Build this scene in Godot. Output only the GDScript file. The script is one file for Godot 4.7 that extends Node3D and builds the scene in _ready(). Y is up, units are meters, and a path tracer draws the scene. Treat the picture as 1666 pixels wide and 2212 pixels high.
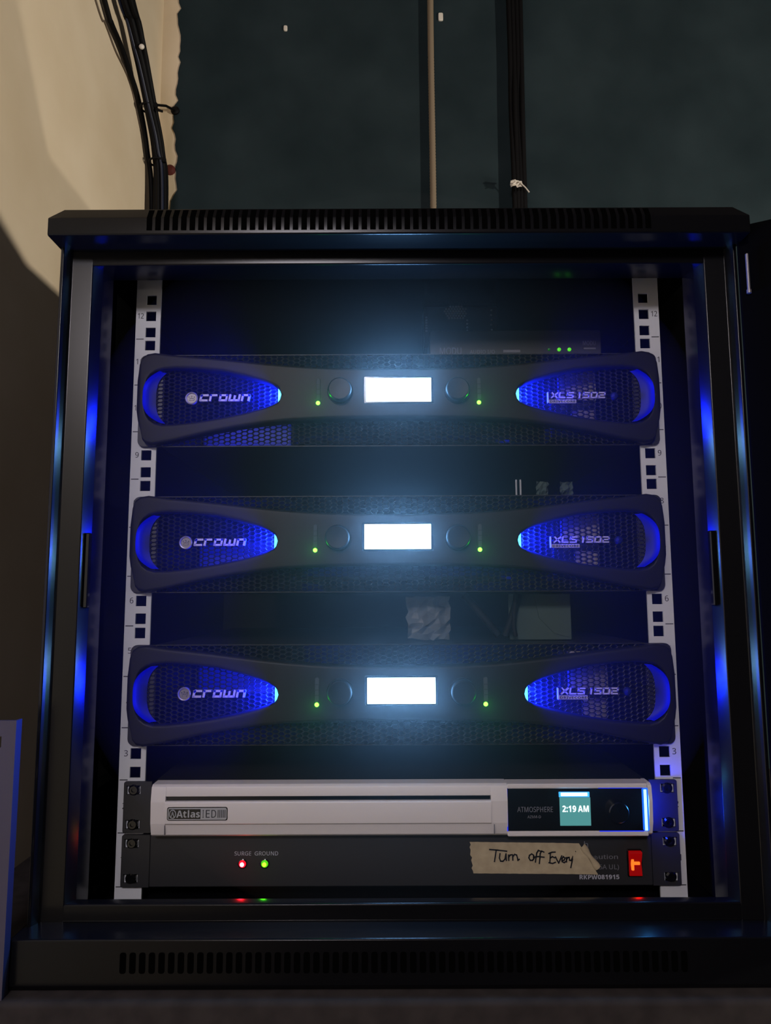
extends Node3D
# Equipment rack in a dim utility room. Rack coordinates: x across from the rack's centre, y up from hole 3 of the rails, z out of the rails' front plane; Y0 lifts them above the floor.

const Y0 := 1.15
const U := 0.04445
var M := {}
var bases := {}
var rng := RandomNumberGenerator.new()


# ---------------------------------------------------------------- mesh building
class MB:
	var v := PackedVector3Array()
	var n := PackedVector3Array()
	var off := Vector3.ZERO

	func tri(a: Vector3, b: Vector3, c: Vector3, na: Vector3, nb: Vector3, nc: Vector3) -> void:
		if (b - a).cross(c - a).dot(na + nb + nc) > 0.0:
			v.append_array(PackedVector3Array([a + off, c + off, b + off]))
			n.append_array(PackedVector3Array([na, nc, nb]))
		else:
			v.append_array(PackedVector3Array([a + off, b + off, c + off]))
			n.append_array(PackedVector3Array([na, nb, nc]))

	func flat(p: Array, out: Vector3) -> void:
		var a: Vector3 = p[0]
		for i in range(1, p.size() - 1):
			var b: Vector3 = p[i]
			var c: Vector3 = p[i + 1]
			var m := (b - a).cross(c - a)
			if m.length() < 1e-14:
				continue
			m = m.normalized()
			if m.dot(out) < 0.0:
				m = -m
			tri(a, b, c, m, m, m)

	func quadn(a: Vector3, b: Vector3, c: Vector3, d: Vector3, na: Vector3, nb: Vector3, nc: Vector3, nd: Vector3) -> void:
		tri(a, b, c, na, nb, nc)
		tri(a, c, d, na, nc, nd)

	# a box with its twelve edges chamfered
	func box(lo: Vector3, hi: Vector3, r := 0.0) -> void:
		var c := (lo + hi) / 2.0
		var h := (hi - lo).abs() / 2.0
		r = minf(r, minf(h.x, minf(h.y, h.z)) * 0.9)
		for ax in 3:
			var u := (ax + 1) % 3
			var w := (ax + 2) % 3
			for s in [-1.0, 1.0]:
				var face := []
				for q in [[-1, -1], [1, -1], [1, 1], [-1, 1]]:
					var p := Vector3.ZERO
					p[ax] = s * h[ax]
					p[u] = q[0] * (h[u] - r)
					p[w] = q[1] * (h[w] - r)
					face.append(c + p)
				var o := Vector3.ZERO
				o[ax] = s
				flat(face, o)
				if r > 0.0:
					for t in [-1.0, 1.0]:
						var e := []
						for q in [[0, -1], [0, 1], [1, 1], [1, -1]]:
							var p := Vector3.ZERO
							p[ax] = s * (h[ax] if q[0] == 0 else h[ax] - r)
							p[u] = t * (h[u] - r if q[0] == 0 else h[u])
							p[w] = q[1] * (h[w] - r)
							e.append(c + p)
						var oo := Vector3.ZERO
						oo[ax] = s
						oo[u] = t
						flat(e, oo)
		if r > 0.0:
			for k in 8:
				var s := Vector3(1 if k & 1 else -1, 1 if k & 2 else -1, 1 if k & 4 else -1)
				flat([c + s * Vector3(h.x, h.y - r, h.z - r), c + s * Vector3(h.x - r, h.y, h.z - r), c + s * Vector3(h.x - r, h.y - r, h.z)], s)

	# a polygon swept along an axis: 0 x (polygon in z,y), 1 y (polygon in x,z), 2 z (polygon in x,y)
	func at(p: Vector2, t: float, axis: int) -> Vector3:
		return Vector3(t, p.y, p.x) if axis == 0 else Vector3(p.x, t, p.y) if axis == 1 else Vector3(p.x, p.y, t)

	func prism(poly: PackedVector2Array, t0: float, t1: float, axis: int, caps := true, chamfer := 0.0) -> void:
		if Geometry2D.is_polygon_clockwise(poly):
			poly = poly.duplicate()
			poly.reverse()
		var k := poly.size()
		var en: Array[Vector2] = []
		for i in k:
			var d := (poly[(i + 1) % k] - poly[i]).normalized()
			en.append(Vector2(d.y, -d.x))
		var tip := poly
		if chamfer > 0.0:
			tip = PackedVector2Array()
			for i in k:
				var m := (en[(i + k - 1) % k] + en[i])
				tip.append(poly[i] - m / maxf(m.length_squared() / 2.0, 0.5) * chamfer)
		var ts := t1 - signf(t1 - t0) * chamfer
		for i in k:
			var j := (i + 1) % k
			var pe := en[(i + k - 1) % k]
			var ne := en[j]
			var a := (en[i] + pe).normalized() if en[i].dot(pe) > 0.7 else en[i]
			var b := (en[i] + ne).normalized() if en[i].dot(ne) > 0.7 else en[i]
			var na := at(a, 0, axis)
			var nb := at(b, 0, axis)
			quadn(at(poly[i], t0, axis), at(poly[j], t0, axis), at(poly[j], ts, axis), at(poly[i], ts, axis), na, nb, nb, na)
			if chamfer > 0.0:
				var z := at(Vector2.ZERO, signf(t1 - t0), axis)
				var ca := (na + z).normalized()
				var cb := (nb + z).normalized()
				quadn(at(poly[i], ts, axis), at(poly[j], ts, axis), at(tip[j], t1, axis), at(tip[i], t1, axis), ca, cb, cb, ca)
		if caps:
			var t := Geometry2D.triangulate_polygon(poly)
			for e in [[t0, signf(t0 - t1), poly], [t1, signf(t1 - t0), tip]]:
				var o := at(Vector2.ZERO, e[1], axis)
				for i in range(0, t.size(), 3):
					tri(at(e[2][t[i]], e[0], axis), at(e[2][t[i + 1]], e[0], axis), at(e[2][t[i + 2]], e[0], axis), o, o, o)

	# rows of points joined into a smooth surface that faces OUT
	func surf(rows: Array, out: Vector3) -> void:
		var nr := rows.size()
		var nc: int = rows[0].size()
		var ns := []
		for i in nr:
			var l := PackedVector3Array()
			for j in nc:
				var du: Vector3 = rows[mini(i + 1, nr - 1)][j] - rows[maxi(i - 1, 0)][j]
				var dv: Vector3 = rows[i][mini(j + 1, nc - 1)] - rows[i][maxi(j - 1, 0)]
				var m := du.cross(dv)
				m = m.normalized() if m.length() > 1e-16 else out
				l.append(m if m.dot(out) >= 0.0 else -m)
			ns.append(l)
		for i in nr - 1:
			for j in nc - 1:
				quadn(rows[i][j], rows[i][j + 1], rows[i + 1][j + 1], rows[i + 1][j], ns[i][j], ns[i][j + 1], ns[i + 1][j + 1], ns[i + 1][j])

	# a round tube along a path; radii may be one number or one per point
	func tube(path: Array, rad: Variant, sides := 10, closed := false, squash := 1.0) -> void:
		var k := path.size()
		var ring := []
		var nor := []
		var side := Vector3.ZERO
		for i in k:
			var a: Vector3 = path[(i + k - 1) % k] if closed else path[maxi(i - 1, 0)]
			var b: Vector3 = path[(i + 1) % k] if closed else path[mini(i + 1, k - 1)]
			var d := (b - a).normalized()
			if side == Vector3.ZERO:
				side = d.cross(Vector3(0, 0, 1) if absf(d.z) < 0.9 else Vector3(1, 0, 0)).normalized()
			side = (side - d * side.dot(d)).normalized()
			var up := d.cross(side)
			var r: float = rad[i] if rad is Array else rad
			var l := PackedVector3Array()
			var m := PackedVector3Array()
			for s in sides:
				var t := TAU * s / sides
				var o := side * cos(t) + up * sin(t) * squash
				l.append(path[i] + o * r)
				m.append(o.normalized())
			ring.append(l)
			nor.append(m)
		for i in (k if closed else k - 1):
			var j := (i + 1) % k
			for s in sides:
				var t := (s + 1) % sides
				quadn(ring[i][s], ring[i][t], ring[j][t], ring[j][s], nor[i][s], nor[i][t], nor[j][t], nor[j][s])
		if not closed:
			for e in [0, k - 1]:
				var o: Vector3 = (path[e] - path[1 if e == 0 else k - 2]).normalized()
				for s in range(1, sides - 1):
					tri(ring[e][0], ring[e][s], ring[e][s + 1], o, o, o)

	# a profile of (radius, height) turned about an axis through C
	func lathe(c: Vector3, prof: Array, axis: int, sides := 32) -> void:
		var u := (axis + 1) % 3
		var w := (axis + 2) % 3
		for i in prof.size() - 1:
			var p: Vector2 = prof[i]
			var q: Vector2 = prof[i + 1]
			var d := q - p
			if d.length() < 1e-9:
				continue
			var nn := Vector2(d.y, -d.x).normalized()
			for s in sides:
				var pts := []
				var nor := []
				for e in [[p, s], [p, s + 1], [q, s + 1], [q, s]]:
					var t: float = TAU * e[1] / sides
					var x := Vector3.ZERO
					x[u] = cos(t) * e[0].x
					x[w] = sin(t) * e[0].x
					x[axis] = e[0].y
					var m := Vector3.ZERO
					m[u] = cos(t) * nn.x
					m[w] = sin(t) * nn.x
					m[axis] = nn.y
					pts.append(c + x)
					nor.append(m)
				quadn(pts[0], pts[1], pts[2], pts[3], nor[0], nor[1], nor[2], nor[3])

	func mesh() -> ArrayMesh:
		var a := []
		a.resize(Mesh.ARRAY_MAX)
		a[Mesh.ARRAY_VERTEX] = v
		a[Mesh.ARRAY_NORMAL] = n
		var m := ArrayMesh.new()
		m.add_surface_from_arrays(Mesh.PRIMITIVE_TRIANGLES, a)
		return m


func base_of(o: Node) -> Vector3:
	while o != null and o != self:
		if bases.has(o):
			return bases[o]
		o = o.get_parent()
	return Vector3.ZERO


func mb(parent: Node = null) -> MB:
	var b := MB.new()
	b.off = -base_of(parent) if parent else Vector3.ZERO
	return b


func obj(b: MB, called: String, mat: Material, parent: Node) -> MeshInstance3D:
	var o := MeshInstance3D.new()
	o.name = called
	o.mesh = b.mesh()
	o.material_override = mat
	o.cast_shadow = GeometryInstance3D.SHADOW_CASTING_SETTING_ON
	if parent == self:
		o.position = Vector3(0, Y0, 0)
	parent.add_child(o, true)
	return o


func tag(o: Node, label: String, category: String, group := "") -> Node:
	o.set_meta("label", label)
	if category:
		o.set_meta("category", category)
	if group:
		o.set_meta("group", group)
	return o


func thing(called: String, at: Vector3, label: String, category: String, group := "") -> Node3D:
	var o := Node3D.new()
	o.name = called
	add_child(o, true)
	o.position = at + Vector3(0, Y0, 0)
	bases[o] = at
	tag(o, label, category, group)
	return o


func struct(b: MB, called: String, mat: Material, label := "") -> MeshInstance3D:
	var o := obj(b, called, mat, self)
	o.set_meta("kind", "structure")
	if label:
		o.set_meta("label", label)
	return o


func rounded(p: Array, r: Variant, steps := 5) -> PackedVector2Array:
	var out := PackedVector2Array()
	var k := p.size()
	for i in k:
		var rad: float = r[i] if r is Array else r
		var c: Vector2 = p[i]
		var a: Vector2 = p[(i + k - 1) % k]
		var b: Vector2 = p[(i + 1) % k]
		if rad <= 0.0:
			out.append(c)
			continue
		var da := (a - c).normalized()
		var db := (b - c).normalized()
		var half := acos(clampf(da.dot(db), -1, 1)) / 2.0
		var t := minf(rad / tan(half), minf((a - c).length(), (b - c).length()) * 0.49)
		rad = t * tan(half)
		var ctr := c + (da + db).normalized() * (rad / sin(half))
		var s := c + da * t - ctr
		var ang := s.angle_to(c + db * t - ctr)
		for j in steps + 1:
			out.append(ctr + s.rotated(ang * j / steps))
	return out


func rect(x0: float, y0: float, x1: float, y1: float) -> Array:
	return [Vector2(x0, y0), Vector2(x1, y0), Vector2(x1, y1), Vector2(x0, y1)]


func curve(p: Array, steps := 8) -> Array:
	var out := []
	for i in p.size() - 1:
		var a: Vector3 = p[maxi(i - 1, 0)]
		var b: Vector3 = p[i]
		var c: Vector3 = p[i + 1]
		var d: Vector3 = p[mini(i + 2, p.size() - 1)]
		for s in steps:
			out.append(b.cubic_interpolate(c, a, d, float(s) / steps))
	out.append(p[-1])
	return out


func table(t: Array, x: float) -> float:   # piecewise cubic through [x, y] pairs
	if x <= t[0][0]:
		return t[0][1]
	for i in t.size() - 1:
		if x <= t[i + 1][0]:
			var w: float = (x - t[i][0]) / (t[i + 1][0] - t[i][0])
			return lerpf(t[i][1], t[i + 1][1], w)
	return t[-1][1]


# ---------------------------------------------------------------- lettering
func letters(b: MB, what: String, x0: float, x1: float, y0: float, y1: float, z: float, bold := false, depth := 0.0004, lean := 0.0) -> void:
	var f := SystemFont.new()
	f.font_names = PackedStringArray(["Droid Sans"])
	f.font_weight = 700 if bold else 400
	var t := TextMesh.new()
	t.font = f
	t.text = what
	t.font_size = 48
	t.pixel_size = 0.01
	t.depth = 0.1
	t.curve_step = 2.0
	var a := t.surface_get_arrays(0)
	var vs: PackedVector3Array = a[Mesh.ARRAY_VERTEX]
	var ix = a[Mesh.ARRAY_INDEX]
	var bb := AABB(vs[0], Vector3.ZERO)
	for p in vs:
		bb = bb.expand(p)
	var count: int = ix.size() if ix != null and ix.size() > 0 else vs.size()
	for i in range(0, count, 3):
		var q := []
		for j in 3:
			var p: Vector3 = vs[ix[i + j] if ix != null and ix.size() > 0 else i + j]
			var w := (p - bb.position) / bb.size
			q.append(Vector3(lerpf(x0, x1, w.x) + lean * (w.y - 0.5) * (y1 - y0), lerpf(y0, y1, w.y), z + w.z * depth))
		var m: Vector3 = (q[2] - q[0]).cross(q[1] - q[0])
		if m.length() > 1e-16:
			m = m.normalized()
			b.v.append_array(PackedVector3Array([q[0] + b.off, q[1] + b.off, q[2] + b.off]))
			b.n.append_array(PackedVector3Array([m, m, m]))


func bar(b: MB, p: Vector2, q: Vector2, w: float, z0: float, z1: float, lip := 0.0) -> void:
	var d := (q - p).normalized()
	var s := Vector2(-d.y, d.x) * w / 2.0
	var e := d * lip
	b.prism(PackedVector2Array([p - e + s, p - e - s, q + e - s, q + e + s]), z0, z1, 2)


func strokes(b: MB, lines: Array, w: float, z0: float, z1: float, map: Callable) -> void:
	for l in lines:
		for i in l.size() - 1:
			var p: Vector2 = map.call(Vector2(l[i][0], l[i][1]))
			var q: Vector2 = map.call(Vector2(l[i + 1][0], l[i + 1][1]))
			bar(b, p, q, w, z0, z1, w * 0.45)


# ---------------------------------------------------------------- materials
func mat(called: String, c: Color, rough: float, metal := 0.0, spec := 0.5) -> StandardMaterial3D:
	var m := StandardMaterial3D.new()
	m.resource_name = called
	m.albedo_color = c
	m.roughness = rough
	m.metallic = metal
	m.metallic_specular = spec
	M[called] = m
	return m


func glow(called: String, c: Color, energy: float) -> StandardMaterial3D:
	var m := mat(called, Color(0.02, 0.02, 0.02), 0.3)
	m.emission_enabled = true
	m.emission = c
	m.emission_energy_multiplier = energy
	return m


func noise_tex(freq: float, oct: int, seed_: int, lo: Color, hi: Color, side := 256) -> ImageTexture:
	var nz := FastNoiseLite.new()
	nz.seed = seed_
	nz.frequency = freq
	nz.fractal_octaves = oct
	var im := nz.get_seamless_image(side, side)
	im.convert(Image.FORMAT_RGB8)
	for y in side:
		for x in side:
			im.set_pixel(x, y, lo.lerp(hi, im.get_pixel(x, y).r))
	return ImageTexture.create_from_image(im)


func textured(m: StandardMaterial3D, tex: Texture2D, per_metre: float, bump: Texture2D = null, cm := 0.02) -> void:
	m.uv1_triplanar = true
	m.uv1_world_triplanar = true
	m.uv1_scale = Vector3.ONE * per_metre
	if tex:
		m.albedo_texture = tex
	if bump:
		m.heightmap_enabled = true
		m.heightmap_texture = bump
		m.heightmap_scale = cm


func materials() -> void:
	var grey := noise_tex(0.04, 4, 3, Color(0.2, 0.2, 0.2), Color(0.8, 0.8, 0.8))
	textured(mat("wall_paint", Color(1, 1, 1), 0.9, 0.0, 0.0), noise_tex(0.012, 4, 11, Color("d0bda0"), Color("dccbb1")), 1.5)
	textured(mat("teal_paint", Color(1, 1, 1), 0.9, 0.0, 0.0), noise_tex(0.015, 5, 12, Color("20292c"), Color("2b3538")), 1.2)
	textured(mat("desk_laminate", Color(1, 1, 1), 0.9, 0.0, 0.0), noise_tex(0.05, 4, 14, Color("322e2e"), Color("403b3a")), 3.0)
	mat("room_floor", Color("3a3632"), 0.9, 0.0, 0.0)
	mat("ceiling_dark", Color("33302e"), 0.95, 0.0, 0.0)
	mat("black_steel", Color(0.055, 0.055, 0.066), 0.22, 0.0, 0.30)
	mat("post_paint", Color(0.055, 0.055, 0.065), 0.24, 0.0, 0.42)
	mat("badge_silver", Color(0.68, 0.65, 0.66), 0.45, 0.0, 0.5)
	mat("slot_dark", Color(0.02, 0.02, 0.02), 0.9, 0.0, 0.0)
	mat("door_black", Color(0.03, 0.03, 0.035), 0.8, 0.0, 0.05)
	mat("inner_steel", Color(0.07, 0.07, 0.075), 0.45)
	mat("amp_plastic", Color(0.085, 0.085, 0.092), 0.5, 0.0, 0.35)
	mat("amp_steel", Color(0.1, 0.1, 0.1), 0.45)
	mat("grille_black", Color(0.10, 0.10, 0.11), 0.42, 0.0, 0.4)
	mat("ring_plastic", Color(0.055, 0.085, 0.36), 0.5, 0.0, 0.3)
	mat("pale_case", Color(0.6, 0.62, 0.66), 0.8, 0.0, 0.0)
	mat("zinc", Color("c2c3c7"), 0.5, 0.0)
	mat("ink", Color(0.13, 0.13, 0.15), 0.6)
	mat("chrome", Color(0.5, 0.48, 0.5), 0.35, 0.35)
	mat("silver_paint", Color(0.62, 0.62, 0.63), 0.45)
	mat("knob_black", Color(0.09, 0.09, 0.095), 0.4, 0.0, 0.3)
	mat("meter_window", Color(0.24, 0.25, 0.27), 0.6, 0.0, 0.3)
	mat("white_plastic", Color("d3cccb"), 0.45)
	mat("panel_black", Color(0.13, 0.13, 0.14), 0.5)
	mat("gloss_black", Color(0.05, 0.05, 0.055), 0.12)
	mat("grey_print", Color(0.66, 0.66, 0.7), 0.6)
	mat("dim_print", Color(0.42, 0.42, 0.45), 0.6)
	textured(mat("masking_tape", Color(1, 1, 1), 0.85, 0.0, 0.2), noise_tex(0.03, 4, 16, Color("a8987c"), Color("b9a98b")), 12.0, grey, 0.03)
	mat("marker", Color(0.06, 0.04, 0.07), 0.5)
	mat("cable_black", Color(0.045, 0.042, 0.046), 0.6, 0.0, 0.25)
	mat("cable_blue", Color(0.03, 0.07, 0.16), 0.5)
	mat("cable_grey", Color(0.38, 0.33, 0.28), 0.6)
	mat("conduit_tan", Color("7a6c5a"), 0.7, 0.0, 0.1)
	mat("nylon_white", Color("cfc6b8"), 0.5)
	mat("galvanised", Color(0.28, 0.26, 0.34), 0.5, 0.3)
	mat("heat_sink_grey", Color(0.6, 0.56, 0.5), 0.8, 0.0, 0.0)
	mat("pale_board", Color(0.27, 0.32, 0.31), 0.8, 0.0, 0.0)
	mat("red_paint", Color(0.33, 0.10, 0.07), 0.7)
	var film := mat("clear_film", Color(0.75, 0.78, 0.8, 0.22), 0.15)
	film.transparency = BaseMaterial3D.TRANSPARENCY_ALPHA
	var glass := mat("smoked_glass", Color(0.05, 0.05, 0.06, 0.55), 0.05)
	glass.transparency = BaseMaterial3D.TRANSPARENCY_ALPHA
	glow("screen_white", Color(0.82, 0.94, 1.0), 3.0)
	glow("led_blue", Color(0.3, 0.75, 1.0), 3.5)
	glow("led_green", Color(0.42, 1.0, 0.22), 6.0)
	glow("led_green_dim", Color(0.36, 0.9, 0.06), 0.9)
	glow("led_green_faint", Color(0.15, 0.6, 0.05), 0.25)
	glow("led_red", Color(1.0, 0.05, 0.14), 1.6)
	glow("led_red_core", Color(1.0, 0.6, 0.66), 3.0)
	glow("led_green_core", Color(0.75, 1.0, 0.2), 1.6)
	glow("bar_blue", Color(0.08, 0.40, 1.0), 1.2)
	glow("bar_core", Color(0.62, 0.93, 1.0), 2.2)
	glow("edge_blue", Color(0.1, 0.2, 1.0), 0.9)
	glow("screen_teal", Color(0.36, 0.66, 0.66), 0.75)
	glow("screen_cyan", Color(0.22, 0.62, 1.0), 1.7)
	glow("screen_text", Color(0.92, 1.0, 1.0), 1.6)
	glow("switch_red", Color(0.85, 0.02, 0.04), 0.34)
	glow("switch_lamp", Color(1.0, 0.42, 0.12), 1.6)
	glow("lamp_glass", Color(1.0, 0.9, 0.75), 2.0)
	glow("board_light", Color(0.4, 0.45, 0.9), 0.2)


func area_light(parent: Node3D, called: String, at: Vector3, size: Vector2, toward: Vector3, c: Color, e: float) -> AreaLight3D:
	var l := AreaLight3D.new()
	l.name = called
	l.area_size = size
	l.light_color = c
	l.light_energy = e
	l.area_range = 6.0
	l.area_attenuation = 2.0
	l.shadow_enabled = true
	parent.add_child(l, true)
	var up := Vector3.UP if absf(toward.normalized().y) < 0.95 else Vector3.FORWARD
	l.transform = Transform3D(Basis.looking_at(toward, up), at)
	return l


# ---------------------------------------------------------------- the amplifier (local: x across, y up from its bottom, z out of the rail plane)
const YC := 0.04445
var TOP := [[-0.241, 0.006], [-0.2402, 0.018], [-0.2385, 0.034], [-0.2365, 0.0395], [-0.232, 0.0427], [-0.225, 0.0437], [-0.205, 0.0410], [-0.175, 0.0380], [-0.146, 0.0345], [-0.123, 0.0317], [-0.101, 0.0294], [-0.082, 0.0279], [-0.064, 0.0268], [-0.03, 0.0258], [0.0, 0.0255]]
var BOT := [[-0.241, -0.002], [-0.2402, -0.012], [-0.2385, -0.022], [-0.236, -0.030], [-0.234, -0.0385], [-0.231, -0.0418], [-0.225, -0.0432], [-0.205, -0.0400], [-0.175, -0.0335], [-0.147, -0.0285], [-0.123, -0.0252], [-0.102, -0.0230], [-0.066, -0.0214], [-0.03, -0.0208], [0.0, -0.0206]]
var TEAR_T := [[-0.2345, 0.0016], [-0.2335, 0.0105], [-0.2315, 0.0170], [-0.2285, 0.0215], [-0.2235, 0.0250], [-0.2165, 0.0270], [-0.205, 0.0278], [-0.185, 0.0268], [-0.1605, 0.0240], [-0.1395, 0.0190], [-0.1215, 0.0135], [-0.1135, 0.0100], [-0.110, 0.0080], [-0.1078, 0.0052], [-0.1065, 0.0016]]
var TEAR_B := [[-0.2345, 0.0016], [-0.2335, -0.0073], [-0.2315, -0.0138], [-0.2285, -0.0185], [-0.2235, -0.0222], [-0.2165, -0.0242], [-0.205, -0.0240], [-0.185, -0.0222], [-0.1605, -0.0185], [-0.1395, -0.0143], [-0.1215, -0.0095], [-0.1135, -0.0066], [-0.110, -0.0050], [-0.1078, -0.0022], [-0.1065, 0.0016]]


func bow(x: float) -> float:
	return 0.010 + 0.008 * (1.0 - pow(x / 0.241, 2.0))


func amp_bezel() -> MB:
	var b := MB.new()
	var xs := []
	for t in [TOP, BOT, TEAR_T, TEAR_B]:
		for p in t:
			xs.append(p[0])
			xs.append(-p[0])
	var x := -0.232
	while x < 0.2321:
		xs.append(snappedf(x, 0.0001))
		x += 0.004
	xs.sort()
	var ux := []
	for q in xs:
		if ux.is_empty() or q - ux[-1] > 0.0004:
			ux.append(q)
	ux[0] = -0.241
	ux[-1] = 0.241
	var r := 0.003
	for half in [0, 1]:
		var rows := []
		var outer := []
		var inner := []
		for q in ux:
			var ax: float = -absf(q)
			var tear: bool = ax > -0.2345 and ax < -0.1065
			var lo: float = 0.0016
			var hi: float = 0.0016
			if half == 0:
				lo = table(BOT, ax)
				hi = table(TEAR_B, ax) if tear else 0.0016
			else:
				lo = table(TEAR_T, ax) if tear else 0.0016
				hi = table(TOP, ax)
			var w := hi - lo
			var rr := minf(r, w * 0.45)
			var l := []
			# parameters across the strip, with a rounded edge at the rims only
			var rim_lo: bool = half == 0 or tear
			var rim_hi: bool = half == 1 or tear
			var end_drop: float = r * (1.0 - sqrt(maxf(0.0, 1.0 - pow(clampf((absf(q) - 0.241 + r) / r, 0, 1), 2))))
			var cuts := []
			for k in 5:
				var a := PI / 2.0 * k / 4.0
				cuts.append([lo + rr * (1.0 - cos(a)), rr * (1.0 - sin(a)) if rim_lo else 0.0])
			cuts.append([lo + w * 0.35, 0.0])
			cuts.append([lo + w * 0.65, 0.0])
			for k in 5:
				var a := PI / 2.0 * (4 - k) / 4.0
				cuts.append([hi - rr * (1.0 - cos(a)), rr * (1.0 - sin(a)) if rim_hi else 0.0])
			for cpt in cuts:
				l.append(Vector3(q, YC + cpt[0], bow(q) - maxf(cpt[1], end_drop)))
			rows.append(l)
			outer.append(l[0] if half == 0 else l[-1])
			inner.append([l[-1] if half == 0 else l[0], tear])
		b.surf(rows, Vector3(0, 0, 1))
		var wall := []
		for p in outer:
			wall.append([p, Vector3(p.x, p.y, 0.0035)])
		b.surf(wall, Vector3(0, -1 if half == 0 else 1, 0))
		for side in [-1, 1]:
			var iw := []
			for p in inner:
				if p[1] and signf(p[0].x) == side:
					iw.append([p[0], Vector3(p[0].x, p[0].y, 0.0052)])
			if iw.size() > 1:
				b.surf(iw, Vector3(0, 1 if half == 0 else -1, 0))
	for s in [-1.0, 1.0]:   # the two blunt ends
		b.flat([Vector3(s * 0.241, YC - 0.002, 0.0035), Vector3(s * 0.241, YC + 0.006, 0.0035), Vector3(s * 0.241, YC + 0.006, 0.007), Vector3(s * 0.241, YC - 0.002, 0.007)], Vector3(s, 0, 0))
	return b


func amp_grille() -> MB:
	var b := MB.new()
	var cw := 0.00525
	var rh := 0.00372
	for i in range(-43, 44):
		for j in range(-12, 13):
			var c := Vector2(i * cw, (j + (0.5 if i % 2 != 0 else 0.0)) * rh)
			var ax := -absf(c.x)
			if absf(c.y) > 0.0425:
				continue
			var hid_bow: bool = c.y > table(BOT, ax) + 0.008 and c.y < table(TOP, ax) - 0.008
			var in_tear: bool = ax > -0.241 and ax < -0.1 and c.y < table(TEAR_T, ax) + 0.006 and c.y > table(TEAR_B, ax) - 0.006
			if hid_bow and not in_tear:
				continue
			var o := []
			var h := []
			for k in 6:
				var s: Vector2 = [Vector2(2, 0), Vector2(1, 1), Vector2(-1, 1), Vector2(-2, 0), Vector2(-1, -1), Vector2(1, -1)][k]
				var d := Vector2(s.x * cw / 3.0, s.y * rh / 2.0)
				o.append(Vector3(c.x + d.x, YC + c.y + d.y, 0.004))
				h.append(Vector3(c.x + d.x * 0.76, YC + c.y + d.y * 0.78, 0.0044))
			for k in 6:
				var m := (k + 1) % 6
				b.flat([o[k], o[m], h[m], h[k]], Vector3(0, 0, 1))
				var inward: Vector3 = Vector3(c.x, YC + c.y, 0.004) - (h[k] + h[m]) / 2.0
				b.flat([h[k], h[m], h[m] - Vector3(0, 0, 0.0014), h[k] - Vector3(0, 0, 0.0014)], inward)
	return b


func techno_word(b: MB, word: String, x0: float, y0: float, h: float, w: float, gap: float, st: float, z0: float, z1: float) -> void:
	# wide square lettering of the badge, leaning forward a little; shapes in a unit cell
	var g := {
		"c": [[[1, 1], [0.12, 1], [0, 0.88], [0, 0], [1, 0]]],
		"r": [[[0, 0], [0, 1], [0.85, 1]]],
		"o": [[[0, 0.05], [0, 1], [1, 1], [1, 0], [0, 0], [0, 0.2]]],
		"w": [[[0, 1], [0, 0], [1, 0], [1, 1]], [[0.5, 0.8], [0.5, 0]]],
		"n": [[[0, 0], [0, 1], [0.95, 1], [1, 0.9], [1, 0]]],
		"X": [[[0, 1], [1, 0]], [[1, 1], [0, 0]]],
		"L": [[[0, 1], [0, 0], [1, 0]]],
		"S": [[[1, 1], [0, 1], [0, 0.52], [1, 0.52], [1, 0], [0, 0]]],
		"1": [[[0.0, 1], [0.3, 1], [0.3, 0]]],
		"5": [[[1, 1], [0, 1], [0, 0.54], [0.9, 0.54], [1, 0.44], [1, 0], [0, 0]]],
		"0": [[[0, 0], [0, 1], [1, 1], [1, 0], [0, 0]]],
		"2": [[[0, 1], [1, 1], [1, 0.5], [0, 0.5], [0, 0], [1, 0]]],
	}
	var x := x0
	for ch in word:
		if ch == " ":
			x += w * 0.55
			continue
		var cw := w * (0.45 if ch == "1" else 1.35 if ch == "w" else 1.0)
		var f := func(p: Vector2) -> Vector2:
			return Vector2(x + st / 2.0 + p.x * (cw - st) + 0.14 * p.y * h, y0 + st / 2.0 + p.y * (h - st))
		strokes(b, g[ch], st, z0, z1, f)
		x += cw + gap


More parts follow.
